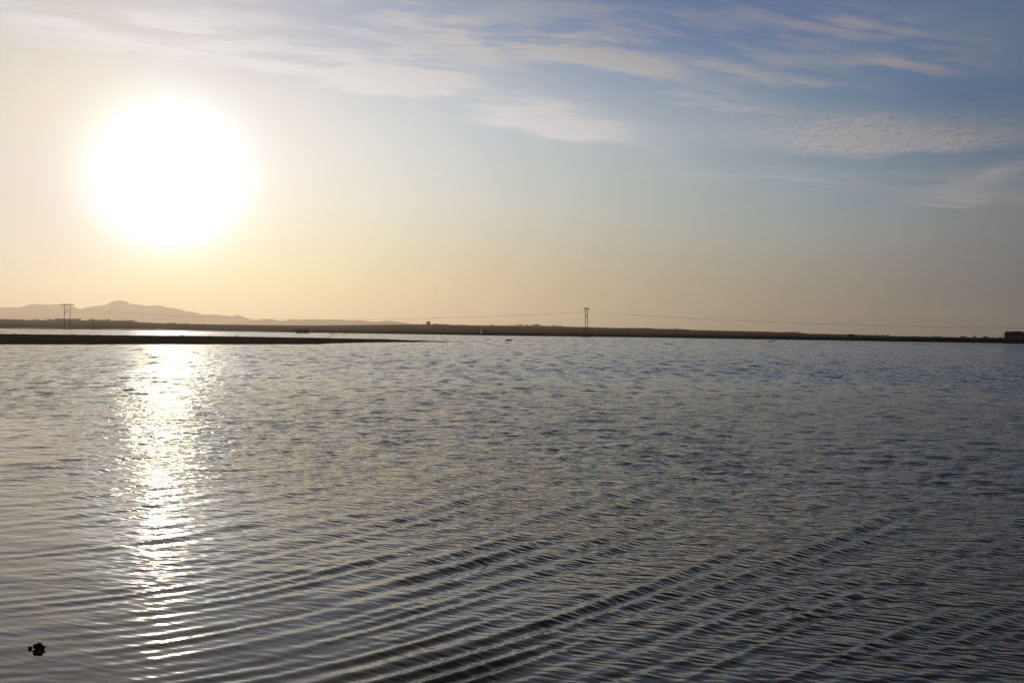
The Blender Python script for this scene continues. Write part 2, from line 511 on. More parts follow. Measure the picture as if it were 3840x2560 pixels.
# near bank along the far shore, carrying the road
pxs = np.arange(-900, 4700.1, 6.0)
rows = []
prof = [(-0.8, -.3), (0, 0.0), (1.0, .35), (2.2, .75), (3.4, .97), (4.2, 1.0), (7, .98), (13, .96), (15, .8), (18, .45), (24, .2)]
for off, f in prof:
    r_ = []
    for px in pxs:
        Y = shore(px) + off + 1.6 * fbm(px * .011, 3.3) + 0.5 * fbm(px * .08, 8.3)
        q = ray(px, 1240)
        z = crest(px) * f if f > 0 else f
        if 0 < f: z += 0.05 * fbm(px * .06, off)
        r_.append((q.x * Y, Y, z))
    rows.append(r_)
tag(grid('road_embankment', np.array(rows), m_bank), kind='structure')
# asphalt strip on its top
m_asph = mat('asphalt', (0.05, 0.05, 0.052), 0.9, 0.1, scale=0.6)
rows = []
for off in (5.0, 12.0):
    rows.append([(ray(px, 1240).x * (shore(px) + off), shore(px) + off, crest(px) + 0.05) for px in pxs])
tag(grid('road', np.array(rows), m_asph), kind='structure')

# second, lower bank behind it
B2X = [-900, 0, 480, 960, 1440, 1920, 2400, 2880, 3360, 3840, 4700]
B2Y = [1250, 1150, 1150, 1080, 950, 850, 870, 800, 720, 660, 600]
B2H = [-7, -6.2, -7.6, -6.8, -5.4, -4.2, -3.7, -3.0, -2.8, -1.6, -1.5]
rows = []
for off, f in ((-2, -.5), (0, 0.0), (2, .8), (3.5, 1), (6, 1), (9, .2), (10, -.5)):
    r_ = []
    for px in pxs:
        Y0 = interp(px, B2X, B2Y); z1 = z_at(px, Y0, interp(px, B2X, B2H)) + .12 * fbm(px * .05, 1.1)
        base = z1 - 0.75
        Y = Y0 + off
        r_.append((ray(px, 1240).x * Y, Y, base + .75 * f if f >= 0 else base - .6))
    rows.append(r_)
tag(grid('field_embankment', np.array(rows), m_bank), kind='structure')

SKX = [-900, 0, 100, 200, 300, 400, 480, 500, 600, 640, 720, 760, 960, 1200, 1440, 1540, 1640, 1700, 1780, 1920, 2000, 2120, 2200, 2300, 2400, 2430, 2460, 2560, 2600, 2880, 2920, 2985, 3020, 3200, 3360, 3600, 3840, 4700]
SKY_ = [1190, 1198, 1199.5, 1201.5, 1201, 1202, 1204, 1206.5, 1211.5, 1213, 1214.5, 1215, 1218, 1220, 1217, 1216, 1215.5, 1218.5, 1219.5, 1220.5, 1221.5, 1224, 1226, 1229, 1229.5, 1229, 1232, 1233.5, 1237, 1243, 1245, 1244, 1250, 1254, 1259.5, 1264, 1268.5, 1280]
YS = 3000.0


def sk(px): return CAM_H + (hor(px) - interp(px, SKX, SKY_)) / FPX * YS


def plain_z(px, Y):
    zs = sk(px); zb = crest(px) - .3
    Y2 = interp(px, B2X, B2Y)
    wet = 0.0
    if px < 1500: wet = max(0, min(1, (1500 - px) / 260.0)) * max(0, min(1, (px - 250) / 150.0))
    z2 = z_at(px, Y2, interp(px, B2X, B2H)) - .55
    if Y < Y2:
        t = max(0, min(1, (Y - shore(px) - 25) / (Y2 - shore(px) - 25)))
        z = zb + (z2 - zb) * t
        z = z * (1 - wet) + wet * (-.07 + .20 * fbm(px * .02, Y * .01, 4.0))
        return z
    if Y < YS:
        t = (Y - Y2) / (YS - Y2)
        return z2 + (zs - z2) * t ** 1.25 + (.5 + .1 * zs) * fbm(px * .004, Y * .003, 2.) * t * (1 - t) * 2
    t = min(1, (Y - YS) / 6000)
    z = zs * (1 - t) + 1.0 * t if zs > 1 else zs + (1.0 - zs) * t
    return z - 0.5 * t


pcols = np.unique(np.concatenate([np.arange(-900, 4700.1, 10.0), np.array(SKX, float)]))
Yrows = []
t_off = [18, 24, 40, 70, 110, 160, 220, 280, 340]
rows = []
for k in range(12):                                   # bank back -> second bank
    rows.append([(px, shore(px) + 18 + (interp(px, B2X, B2Y) - shore(px) - 18) * k / 11.0) for px in pcols])
for k in range(1, 26):
    rows.append([(px, interp(px, B2X, B2Y) + (YS - interp(px, B2X, B2Y)) * (k / 25.0)) for px in pcols])
for Y in (3050, 3200, 3600, 4500, 6500, 9000, 12000, 16000, 20500): rows.append([(px, Y) for px in pcols])
tag(grid('ground', np.array([[(ray(px, 1240).x * Y, Y, plain_z(px, Y)) for px, Y in r_] for r_ in rows]), m_plain), kind='structure')
# lake bed: the one sheet everything stands on
bed = MB().add([(-26000, -1900, -0.9), (26000, -1900, -0.9), (26000, 20800, -0.9), (-26000, 20800, -0.9)], [(0, 1, 2, 3)])
tag(bed.build('lake_bed', m_mud), kind='structure')

# mountains
MTX = [(-900, 1165), (-500, 1150), (-250, 1158), (-100, 1150), (0, 1153.5), (20, 1151.5), (40, 1151), (57, 1152.5), (80, 1151), (95, 1147), (110, 1141.5), (128, 1139), (150, 1140.5), (185, 1143), (200, 1139.5), (225, 1141), (245, 1141), (262, 1146), (280, 1153), (297, 1160), (315, 1156), (350, 1148), (390, 1143.5), (405, 1138), (420, 1130.5), (435, 1129), (445, 1126.5), (460, 1127.5), (475, 1131), (492, 1140), (515, 1140.5), (550, 1147.5), (583, 1143), (610, 1148), (632, 1155.5), (650, 1154.5), (675, 1160), (705, 1170), (720, 1168), (750, 1177), (770, 1179.5), (805, 1179), (860, 1184), (872, 1185), (885, 1180), (900, 1182.5), (915, 1188), (930, 1195), (960, 1200), (1050, 1214), (1150, 1226), (1500, 1240)]
MT2 = [(820, 1226), (880, 1214), (900, 1209), (940, 1204), (985, 1196.5), (1010, 1196), (1030, 1198), (1050, 1203), (1065, 1203), (1085, 1197.5), (1098, 1196.5), (1120, 1200), (1160, 1197.5), (1180, 1197), (1210, 1199.5), (1260, 1198), (1285, 1199), (1320, 1202.5), (1340, 1201), (1352, 1199.5), (1370, 1203), (1400, 1206), (1420, 1206), (1440, 1202), (1470, 1203.5), (1500, 1207), (1525, 1211), (1560, 1216.5), (1600, 1220), (1630, 1219), (1650, 1214.3), (1670, 1213.2), (1690, 1216), (1705, 1218.5), (1725, 1216), (1735, 1215.3), (1755, 1219), (1800, 1226)]


def ridge(name, pts, Y0, depth, seed):
    xs, ys = zip(*pts)
    x0, x1 = xs[0], xs[-1]
    cols = np.unique(np.concatenate([np.arange(x0, x1 + .1, 6.0), np.array(xs, float)]))
    offs = [-1, -.8, -.62, -.46, -.33, -.22, -.13, -.06, 0, .1, .3, .6, 1]
    V = []
    for o in offs:
        r_ = []
        for px in cols:
            h = (hor(px) - interp(px, xs, ys)) / FPX * Y0 + CAM_H
            Y = Y0 + o * depth
            f = (1 - abs(o)) ** 1.25
            nz = fbm(px * .02 + seed, o * 3.0, seed, 5) * .32 * (1 - abs(o)) * min(1, abs(o) * 3.5)
            r_.append((ray(px, 1240).x * Y, Y, max(h, 0) * max(0, f + nz * .8) - 12 * abs(o)))
        V.append(r_)
    return tag(grid(name, np.array(V), m_hill), kind='structure')


ridge('mountains', MTX, 17000.0, 2200.0, 1.7)
ridge('hills', MT2, 13500.0, 1300.0, 8.2)

# ------------------------------------------------------------------ sandbar
SBN = [(-900, 1296), (0, 1291.2), (300, 1291.5), (480, 1291), (960, 1291), (1200, 1290.6), (1240, 1287.5), (1340, 1285.2), (1440, 1283.2), (1550, 1282.6), (1640, 1281.9), (1700, 1281.6), (1712, 1281.2)]
nx_, ny_ = zip(*SBN)
SBT = [(-900, 1240, .35), (0, 1252, .36), (240, 1254, .36), (480, 1257, .34), (720, 1258.5, .33), (960, 1262.5, .30), (1200, 1266.5, .26), (1320, 1269, .2), (1440, 1270.8, .16), (1500, 1273.5, .12), (1560, 1276, .09), (1640, 1278.4, .07), (1700, 1280.6, .03), (1712, 1280.9, .01)]
tx_, ty_, tz_ = zip(*SBT)
cols = np.arange(-900, 1712.1, 4.0)
V = []
fr = [-.03, 0, .02, .05, .09, .15, .25, .38, .52, .68, .82, .93, 1.0, 1.05, 1.12]
for o in fr:
    r_ = []
    for px in cols:
        yn = interp(px, nx_, ny_); yn += .6 * fbm(px * .03, 2.2) + (.9 * fbm(px * .11, 4.4) if px > 1200 else .45 * fbm(px * .1, 1.))
        Yn = Wt(px, yn).y
        zt = interp(px, tx_, tz_)
        d = ray(px, interp(px, tx_, ty_)); Yt = (CAM_H - zt) / -d.z
        Yt = max(Yt, Yn + 2.0)
        Y = Yn + (Yt - Yn) * o
        if o < 0: z = -.12
        elif o <= 1: z = zt * min(1, (o / 1.0) ** .42) + (0.07 * fbm(px * .05, o * 5) + .07 * fbm(px * .22, o * 9)) * min(1, o * 8) * (.4 + zt * 2)
        else: z = zt * (1 - (o - 1) / .12) - .12 * (o - 1) / .12 + .0
        if px > 1430 and 0 < o <= 1: z -= .05 * max(0, fbm(px * .09, o * 6, 3.) + .1)
        q = ray(px, 1260)
        r_.append((q.x * Y, Y, z))
    V.append(r_)
tag(grid('sandbar', np.array(V), m_mud), kind='structure')

# ------------------------------------------------------------------ rocks, mud mounds
m_rock = mat('dark_wet_rock', (0.022, 0.018, 0.020), 0.55, 0.4, var=0.4, scale=60.0)
m_rockf = mat('dark_mud_clod', (0.035, 0.030, 0.026), 0.95, 0.1, var=0.3, scale=2.0)


def clump(name, x0, x1, ytop, ybot, label, cat, lumps=14, m=None, sub=2, group=None, seed=1, depth=.8, bump=.3):
    """a knobbly lump standing in the water; pixel box -> real place and size"""
    b = Wt((x0 + x1) / 2, ybot); Y = b.y + .0
    wd = (x1 - x0) / FPX * Y; ht = (ybot - ytop) / FPX * Y
    t = thing(name, (b.x, Y + wd * depth * .3, 0), 0, label, cat, group)
    mb = MB(); rnd = random.Random(seed)
    mb.blob((0, 0, ht * .25), (wd * .45, wd * depth * .4, ht * .55), 3, bump, 2.2, seed)
    for k in range(lumps):
        a = rnd.uniform(0, 6.28); q = rnd.uniform(.3, .85)
        u = rnd.uniform(0, 1)
        s_ = rnd.uniform(.12, .22)
        zz = ht * (.05 + .75 * u * (1 - .45 * q))
        rad = wd * .38 * q * math.sqrt(max(.05, 1 - (zz / ht) ** 1.6))
        mb.blob((rad * math.cos(a), rad * math.sin(a) * depth, zz), (wd * s_ * rnd.uniform(.5, 1.0), wd * s_ * .7, min(wd, ht * 1.3) * s_ * rnd.uniform(.6, 1.1)), sub, .75, 2.6, seed + k * 3.1)
    o = mb.build(name, m or m_rockf, None, True)
    o.location = t.location
    for kk in ('label', 'category', 'group'):
        if kk in t: o[kk] = t[kk]
    bpy.data.objects.remove(t)
    o.name = name
    return o


clump('rock', 119, 162, 2408, 2435, 'knobbly dark rock, largest of the cluster poking from the water at lower left', 'rock', 13, m_rock, 3, 'foreground rocks', 3, .9, .75)
clump('rock', 103, 119, 2419, 2433, 'small round dark pebble just left of the knobbly foreground rock', 'rock', 4, m_rock, 2, 'foreground rocks', 8, .9)
clump('rock', 137, 155, 2438, 2451, 'small reddish-dark lump in front of the knobbly foreground rock', 'rock', 6, m_rock, 2, 'foreground rocks', 12, .9)  # separate low lump just in front of the main rock
clump('mud_mound', 1892, 1924, 1271, 1277.5, 'low dark mound alone in the open water right of the sandbar tip', 'mound', 6, None, 2, None, 21, .6, .2)
clump('rock', 1238, 1246.5, 1250.5, 1254.3, 'left one of two dark lumps in the channel beyond the sandbar', 'rock', 4, None, 2, 'rocks in the far channel', 31)
clump('rock', 1247.5, 1255, 1250.5, 1254.3, 'right one of two dark lumps in the channel beyond the sandbar', 'rock', 4, None, 2, 'rocks in the far channel', 32)
clump('rock', 1262, 1270, 1252.8, 1254.8, 'flat dark rock at the right end of the sliver beyond the sandbar', 'rock', 3, None, 2, 'rocks in the far channel', 33)
clump('rock', 1286, 1294, 1252.6, 1254.8, 'separate small dark rock farthest right in the channel beyond the sandbar', 'rock', 3, None, 2, 'rocks in the far channel', 34)
clump('rock', 105, 113, 1241.2, 1243.2, 'tiny dark rock in the bright channel at far left, beyond the sandbar', 'rock', 3, None, 2, 'rocks in the far channel', 35)


def sliver(x0, x1, y, h, label, seed):
    """flat mud bar barely above the water"""
    a, b = Wt(x0, y), Wt(x1, y)
    n = 14; mb = MB(); vs = []; fs = []
    L = b.x - a.x
    for i in range(n + 1):
        t = i / n; px = a.x + L * t; py = a.y + (b.y - a.y) * t
        hh = h * (math.sin(math.pi * t) ** .5) * (.6 + .6 * abs(fbm(t * 6 + seed, seed)))
        wdt = max(.3, L * .12) * (.3 + math.sin(math.pi * t)) * (py / 220.0)
        for q, z in ((-1, -.1), (-.6, hh * .7), (0, hh), (.6, hh * .7), (1, -.1)): vs.append((px, py + wdt * q, z))
    for i in range(n):
        for j in range(4): fs.append((i * 5 + j, i * 5 + 5 + j, i * 5 + 6 + j, i * 5 + 1 + j))
    mb.add(vs, fs)
    return tag(mb.build('mud_bar', m_mud, None, True), label, 'mud bar', 'mud bars in the shallows')


sliver(1706, 1740, 1282.5, .10, 'thin mud sliver touching the tip of the sandbar', 1)
sliver(1751, 1768, 1283, .06, 'first short mud sliver right of the sandbar tip', 2)
sliver(1780, 1797, 1283.2, .08, 'second short mud sliver right of the sandbar tip', 3)
sliver(1804, 1819, 1283.4, .08, 'outermost short mud sliver right of the sandbar tip', 4)
sliver(1589, 1606, 1274.8, .07, 'short mud sliver behind the thinning end of the sandbar', 5)
sliver(1540, 1578, 1274.9, .06, 'long mud sliver behind the thinning end of the sandbar', 6)
sliver(-30, 42, 1243.8, .12, 'thin mud bar at the left edge in the channel beyond the sandbar', 7)
sliver(1252, 1266, 1254.3, .12, 'low mud sliver beside two dark lumps beyond the sandbar', 8)
for (x0, x1, y0, y1, lb, sd_) in ((50, 60, 1249.5, 1253.2, 'dark clod on the sandbar crest near the left edge', 41), (676, 690, 1254.6, 1260, 'small peaked mound on the sandbar crest under the sun glare', 42), (884, 890, 1257, 1262, 'small upright clod on the sandbar crest right of the sun glare', 43)):
    Y = 236.0; q = P((x0 + x1) / 2, y1, Y)
    wd = (x1 - x0) / FPX * Y; ht = (y1 - y0) / FPX * Y
    mb = MB().blob((0, 0, ht * .35), (wd / 2, wd / 2, ht * .65), 2, .3, 2.0, sd_)
    o = tag(mb.build('clod', m_mud, None, True), lb, 'clod', 'clods on the sandbar'); o.location = q

# driftwood and stakes
m_wood = mat('weathered_wood', (0.05, 0.038, 0.028), 0.9, 0.1, scale=3.0)
a, b = Wt(2878, 1281), P(2908, 1277.3, Wt(2878, 1281).y)
mb = MB(); pv = None
mid = a.lerp(b, .5) + Vector((0, 0, .05))
mb.tube(a + Vector((-.2, 0, -.05)), mid, .14, .12).tube(mid, b, .12, .06).tube(mid, mid + Vector((.4, .1, .25)), .05, .02)
tag(mb.build('driftwood_log', m_wood, None, True), 'dark driftwood log tilted out of the water towards the right bank', 'log')
for x, y0, y1, lb in ((3352, 1279, 1283.6, 'left of three short stakes in the water below the dark bank'), (3370.5, 1280.5, 1284.2, 'middle and shortest of three stakes in the water below the dark bank'), (3385.5, 1279.5, 1286.5, 'right and tallest of three stakes in the water below the dark bank')):
    q = Wt(x, y1); h = (y1 - y0) / FPX * q.y
    mb = MB().tube((0, 0, -.3), (0.03, 0, h * .6), .11, .09).tube((0.03, 0, h * .6), (-.02, 0, h), .09, .07)
    o = tag(mb.build('wooden_stake', m_wood), lb, 'stake', 'stakes off the right bank'); o.location = (q.x, q.y, 0)
q = Wt(1322, 1254.0)
o = tag(MB().tube((0, 0, -.3), (.05, 0, .35), .07, .06).tube((.05, 0, .35), (.0, 0, .6), .06, .04).build('wooden_stake', m_wood), 'thin stick alone in the channel beyond the middle of the sandbar', 'stake'); o.location = q

# ------------------------------------------------------------------ power pylons and lines
m_steel = mat('dull_steel', (0.045, 0.036, 0.030), 0.7, 0.3, metal=0.2, var=0.15, scale=2.0)
m_ins = mat('glazed_insulator', (0.10, 0.08, 0.07), 0.4, 0.5, var=0.1)


def pylon(loc, rz, s, label, marker=False):
    t = thing('power_pylon', loc, rz, label, 'pylon', 'twin-pole power pylons')
    Hh = 17.8 * s; hs = 2.05 * s; W = 4.5 * s
    tops = []
    for sgn in (-1, 1):
        MB().tube((sgn * hs * .93, 0, -.6), (sgn * hs, 0, Hh), .23 * s, .17 * s, 10).build('pole', m_steel, t, True)
    MB().box((0, 0.2 * s, Hh - .55 * s), (2 * W, .24 * s, .5 * s)).box((0, -0.2 * s, Hh - .55 * s), (2 * W, .24 * s, .5 * s)).build('cross_arm', m_steel, t)
    z1, z0 = Hh - 3.1 * s - .3 * s, Hh - 6.6 * s
    MB().tube((-hs, .1, z1), (hs, .1, z0), .12 * s, None, 6).build('brace', m_steel, t)
    MB().tube((hs, -.1, z1), (-hs, -.1, z0), .12 * s, None, 6).build('brace', m_steel, t)
    for x in (-W * .95, 0, W * .95):
        mb = MB().tube((x, 0, Hh - .6 * s), (x, 0, Hh - 2.7 * s), .035 * s, None, 6)
        for k in range(9): mb.tube((x, 0, Hh - (.8 + .2 * k) * s), (x, 0, Hh - (.9 + .2 * k) * s), .13 * s, .09 * s, 8)
        mb.build('insulator', m_ins, t)
        tops.append(t.matrix_basis @ Vector((x, 0, Hh - 2.75 * s)))
    if marker:
        MB().box((-hs + .55, -.25, z0 + .15), (.75, .12, .6)).build('sign_plate', m_steel, t)
    return t, [Matrix.Translation(loc) @ Matrix.Rotation(rz, 4, 'Z') @ Vector((x, 0, Hh - 2.72 * s)) for x in (-W * .95, 0, W * .95)]


YA = shore(252) + 4
qa = P(251.7, 1231.5, YA)
tA, attA = pylon((qa.x, YA, .45), R(33), 1.0, 'twin-pole power pylon on the left bank, in front of the mountains', True)
YB = 556.0
qb = P(2198, 1256, YB)
tB, attB = pylon((qb.x, YB, 1.0), R(66), .775, 'darker twin-pole power pylon right of the middle, on a gravel pad')
# gravel pad of the second pylon
mb = MB(); vs = []; fs = []
pc = Vector((qb.x, YB, 0))
for k in range(28):
    a = 2 * math.pi * k / 28; n_ = 1 + .08 * fbm(math.cos(a) * 2, math.sin(a) * 2)
    for rx, z in ((2.45 * n_, -.3), (2.2 * n_, .35), (1.7, 1.0)): vs.append((pc.x + rx * math.cos(a), pc.y + rx * 1.1 * math.sin(a), z))
for k in range(28):
    for j in range(2): fs.append((k * 3 + j, ((k + 1) % 28) * 3 + j, ((k + 1) % 28) * 3 + j + 1, k * 3 + j + 1))
fs.append(tuple(k * 3 + 2 for k in range(28)))
mb.add(vs, fs)
tag(mb.build('gravel_pad', m_bank, None), 'low round gravel pad at the water edge under the middle pylon', 'gravel pad')

m_wire = mat('dark_wire', (0.05, 0.045, 0.04), 0.6, 0.3, var=0)


def wire(a, b, sag, label, group):
    mb = MB(); n = 48; pv = None
    for i in range(n + 1):
        t = i / n; q = a.lerp(b, t); q.z -= 4 * sag * t * (1 - t)
        if pv is not None: mb.tube(pv, q, .015, None, 5)
        pv = q
    return tag(mb.build('power_line', m_wire), label, 'power line', group)


for k in range(3):
    wire(attA[k], attB[k], 6.0, 'one of three sagging cables strung between the two pylons', 'cables between the pylons')
nxt = Vector((394, 345, 0)); 
dirn = Vector((math.cos(R(66)), math.sin(R(66)), 0))
for k, o_ in enumerate((-3.3, 0, 3.3)):
    e = Vector((394, 345, 12.3)) + Vector((.5, .86, 0)) * o_
    wire(attB[k], e, 6.1 + .12 * k, 'one of three cables running right from the middle pylon', 'cables leaving to the right')

# ------------------------------------------------------------------ poles and posts
m_pole = mat('grey_pole', (0.06, 0.05, 0.042), 0.8, 0.2, var=0.1)


def pole(x, y0, y1, Y, rad, label, name='utility_pole', cat='pole', arm=0, lean=0.0, group='poles along the far shore', ins=True):
    q = P(x, y1, Y); h = (y1 - y0) / FPX * Y
    t = thing(name, q, 0, label, cat, group)
    MB().tube((0, 0, -.8), (lean * h, 0, h), rad, rad * .7, 8).build('pole', m_pole, t, True)
    if arm == 1:
        MB().box((0, 0, h - .35), (1.5, .12, .12)).build('cross_arm', m_pole, t)
        for sx in (-.6, .6): MB().tube((sx, 0, h - .3), (sx, 0, h - .05), .05, .04, 6).build('insulator', m_ins, t)
    if arm == 2:
        for sx in (-1, 1):
            MB().tube((0, 0, h - .1), (sx * .7, 0, h + .08), .05, .045, 6).tube((sx * .7, 0, h + .08), (sx * 1.35, 0, h), .045, .04, 6).build('lamp_arm', m_pole, t)
            MB().box((sx * 1.6, 0, h - .03), (.6, .26, .14), 0, .7).build('lamp_head', m_pole, t)
    return t


pole(350, 1192, 1231, 768, .26, 'thick short pole on the left bank, right of the left pylon', arm=0)
pole(763.5, 1213.5, 1235, 780, .13, 'thin pole on the far bank at the right edge of the sun glare', arm=1)
pole(1240, 1216.5, 1242, 716, .13, 'street lamp with two short arms on the bank, left of centre', 'street_lamp', 'street lamp', 2, group=None)
pole(1791.5, 1222, 1248, 640, .09, 'slender pole just left of the dark truck on the bank', arm=1)
pole(2358.5, 1235, 1256, 624, .08, 'thin pole on the bank, second object right of the middle pylon', arm=1)
pole(2996, 1238, 1262.5, 538, .11, 'thin pole standing against the right-hand end of the low ridge', arm=0)
pole(3655.5, 1246.5, 1263, 900, .15, 'mast rising behind a flat hut near the right edge', 'mast', 'mast', group=None, arm=1)
pole(23, 1185, 1198.5, 2960, .30, 'leftmost of two faint masts on the hazy left ridge', 'mast', 'mast', group='faint masts on the left ridge')
pole(57, 1184, 1199, 2960, .30, 'right one of two faint masts on the hazy left ridge', 'mast', 'mast', group='faint masts on the left ridge')
pole(1799, 1233, 1244, 622, .20, 'short thick post immediately in front of the dark truck', 'roadside_post', 'post', group='roadside posts')
pole(2346.5, 1240, 1249.5, 632, .26, 'leaning dark post left of a thin pole, right of the middle pylon', 'roadside_post', 'post', lean=.15, group='roadside posts')
pole(1911.5, 1213.5, 1221.5, 2900, .75, 'stubby chimney-like post on the ridge left of the row of trees', 'roadside_post', 'post', group=None)
pole(2106, 1219.5, 1225, 2900, .4, 'post at the right end of the ridge-top tree row', 'roadside_post', 'post', group=None)

# ------------------------------------------------------------------ buildings
m_wall = mat('plastered_wall', (0.20, 0.155, 0.12), 0.95, 0.05, var=0.12, scale=0.5)
m_roof = mat('flat_roof', (0.13, 0.10, 0.085), 0.95, 0.05, var=0.1, scale=0.5)
m_hole = mat('dark_opening', (0.03, 0.027, 0.026), 0.5, 0.3, var=0)


def house(x0, x1, y0, y1, Y, label, name='house', cat='building', group='flat-roofed buildings on the ridge', depth=.7, over=.15, floors=1):
    xc = (x0 + x1) / 2; q = P(xc, y1, Y); wd = (x1 - x0) / FPX * Y; ht = (y1 - y0) / FPX * Y
    dp = max(3.0, min(12, wd * depth)); rt = min(.4, ht * .15)
    t = thing(name, (q.x, Y + dp / 2, q.z), 0, label, cat, group)
    MB().box((0, 0, (ht - rt) / 2 - .6), (wd - .3, dp - .3, ht - rt + 1.2)).build('wall', m_wall, t)
    MB().box((0, 0, ht - rt / 2 + .003), (wd + over * 2 - .3, dp + .2, rt)).build('roof', m_roof, t)
    n = max(1, min(5, int(wd / 4)))
    for f in range(floors):
        fh = (ht - rt) / floors
        for k in range(n):
            xx = (k + .5) / n * (wd - 1.6) - (wd - 1.6) / 2
            MB().box((xx, -dp / 2 + .15 - .02, fh * (f + .58)), (min(1.2, wd / n * .4), .08, fh * .36)).build('window', m_hole, t)
    return t


HL = [
 (-60, 20, 1195, 1199.5, 'long low block cut by the left edge of the picture'),
 (34, 81, 1197.0, 1200.5, 'very low long building on the left ridge under two faint masts'),
 (126, 144, 1197.2, 1202.5, 'square flat-roofed house standing alone, fourth from the left edge'),
 (168, 176.5, 1199.5, 1203, 'lower annex attached left of a square house, left of the pylon'),
 (176.5, 194, 1196.4, 1203, 'square flat-roofed house just left of the longest building and pylon'),
 (204, 288, 1195.0, 1202.5, 'longest flat-roofed building, directly behind the left pylon'),
 (291, 301, 1194.6, 1202, 'small taller block at the right end of the longest building'),
 (333, 350, 1196.4, 1202.5, 'small house touching the thick short pole on the left bank'),
 (356, 394, 1198.8, 1203.5, 'wide low house right of the thick short pole'),
 (394, 410, 1197.4, 1204, 'slightly raised block ending the wide low house'),
 (427, 456, 1200.3, 1205.5, 'detached low house between two wider ones below the mountain peak'),
 (466, 498, 1200.4, 1206.8, 'last wide house at the right end of the left village'),
 (508, 512.5, 1203.3, 1207.8, 'tiny hut just past the right end of the left village'),
 (627, 641, 1209.3, 1214, 'lone block on the ridge below the sun, right of the village'),
 (645, 658, 1210.6, 1215, 'lower block touching the lone block below the sun'),
 (683, 706, 1212.2, 1216, 'low shed on the ridge farther right below the sun'),
 (1582, 1597, 1214.8, 1218, 'low wing left of the two-storey ridge house'),
 (1623, 1642, 1213.6, 1217.5, 'long low wing right of the two-storey ridge house'),
 (1710, 1719, 1216, 1221, 'small cube house right of the two-storey ridge house'),
 (1842, 1850.5, 1215.8, 1221.5, 'small cube house above the dark truck'),
 (2000, 2024, 1215.8, 1222.5, 'wide flat-roofed building in the middle of the ridge tree row'),
 (2071, 2082, 1218.8, 1225, 'small flat-roofed building near the right end of the ridge tree row'),
 (2530, 2537, 1229.3, 1234.5, 'lone cube hut on the long bare ridge right of the middle pylon'),
 (3013, 3020, 1247.8, 1252, 'tiny hut at the foot of the low ridge, right of a thin pole'),
]
for x0, x1, y0, y1, lb in HL:
    house(x0, x1, y0, y1, 2960.0, lb)
house(1598.5, 1613.5, 1205, 1217.5, 2950.0, 'tall two-storey house with overhanging roof, highest on the centre ridge', depth=.8, over=.9, floors=2)
HR = [
 (3430, 3449, 1259.5, 1264.5, 'flat block, first of the low buildings right of the small trees'),
 (3465, 3476, 1260.8, 1264.8, 'short low block, second right of the small trees'),
 (3497, 3507, 1261.0, 1265.3, 'lower left half of a stepped pair of blocks on the right horizon'),
 (3507, 3515, 1259.8, 1265.3, 'taller right half of a stepped pair of blocks on the right horizon'),
 (3519.5, 3529, 1260.2, 1265.3, 'block close to the right side of the stepped pair'),
 (3605, 3624, 1260.4, 1266, 'wide flat building midway between the stepped pair and the bus'),
 (3651, 3661, 1261.2, 1266.6, 'small hut at the foot of the mast near the bus'),
 (3690, 3708, 1260.8, 1267, 'brownish wide block between the mast and the bus'),
 (3721, 3726, 1263.6, 1267.2, 'tiny hut between the brownish block and the bus'),
 (3747, 3757, 1263.6, 1268, 'low hut directly in front of the nose of the bus'),
]
for x0, x1, y0, y1, lb in HR:
    house(x0, x1, y0, y1, 1500.0, lb, group='low buildings on the right horizon')
# the dark box in the water by the far bank
xc = 1132.5; Y = 600.0
q = P(xc, 1251.8, Y)
t = thing('pump_house', (q.x, Y + 1.5, 0), 0, 'dark windowless box-shaped hut standing at the water edge, left of centre', 'hut')
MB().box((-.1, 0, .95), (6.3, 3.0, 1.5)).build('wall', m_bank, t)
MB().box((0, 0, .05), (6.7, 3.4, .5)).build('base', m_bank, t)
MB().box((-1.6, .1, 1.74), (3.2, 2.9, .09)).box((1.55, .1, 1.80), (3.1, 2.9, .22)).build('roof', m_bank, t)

# ------------------------------------------------------------------ trees and bushes on the skyline
m_leaf = mat('dry_foliage', (0.050, 0.050, 0.030), 0.9, 0.1, var=0.4, scale=1.0)
m_bark = mat('bark', (0.06, 0.045, 0.035), 0.9, 0.05, var=0.2)


def make_tree(wid, h, seed, n=150, trunk=.22):
    rnd = random.Random(seed); r = thing('tree', (0, 0, 0), 0, None, 'tree')
    mb = MB().tube((0, 0, -.5), (0, 0, h * .5), wid * .10, wid * .06, 7).tube((0, 0, h * .5), (.05 * wid, 0, h * .9), wid * .06, wid * .015, 6)
    for k in range(5):
        a = rnd.uniform(0, 6.28); z = h * rnd.uniform(.3, .65)
        mb.tube((0, 0, z), (math.cos(a) * wid * .4, math.sin(a) * wid * .4, z + h * .18), wid * .035, wid * .01, 5)
    mb.build('trunk', m_bark, r)
    mb = MB()
    for k in range(n):
        u = rnd.uniform(0, 1); z = h * (trunk + (1 - trunk) * u)
        rad = wid * .5 * (math.sin(math.pi * min(1, u * .92 + .08)) ** .7) * rnd.uniform(.2, 1) ** .6 * (1 + .35 * fbm(u * 4, seed))
        a = rnd.uniform(0, 6.28); c = Vector((rad * math.cos(a), rad * math.sin(a), z)); s_ = wid * rnd.uniform(.07, .16)
        n1 = Vector((rnd.uniform(-1, 1), rnd.uniform(-1, 1), rnd.uniform(-1, 1))).normalized(); u1 = n1.orthogonal().normalized(); u2 = n1.cross(u1)
        mb.add([c + u1 * s_, c + u2 * s_ * .7, c - u1 * s_, c - u2 * s_ * .7], [(0, 1, 2, 3)])
    mb.build('crown', m_leaf, r)
    return r


slim = make_tree(1.6, 5.0, 3)
wide_ = make_tree(3.2, 4.0, 5, 220, .15)
used = set()


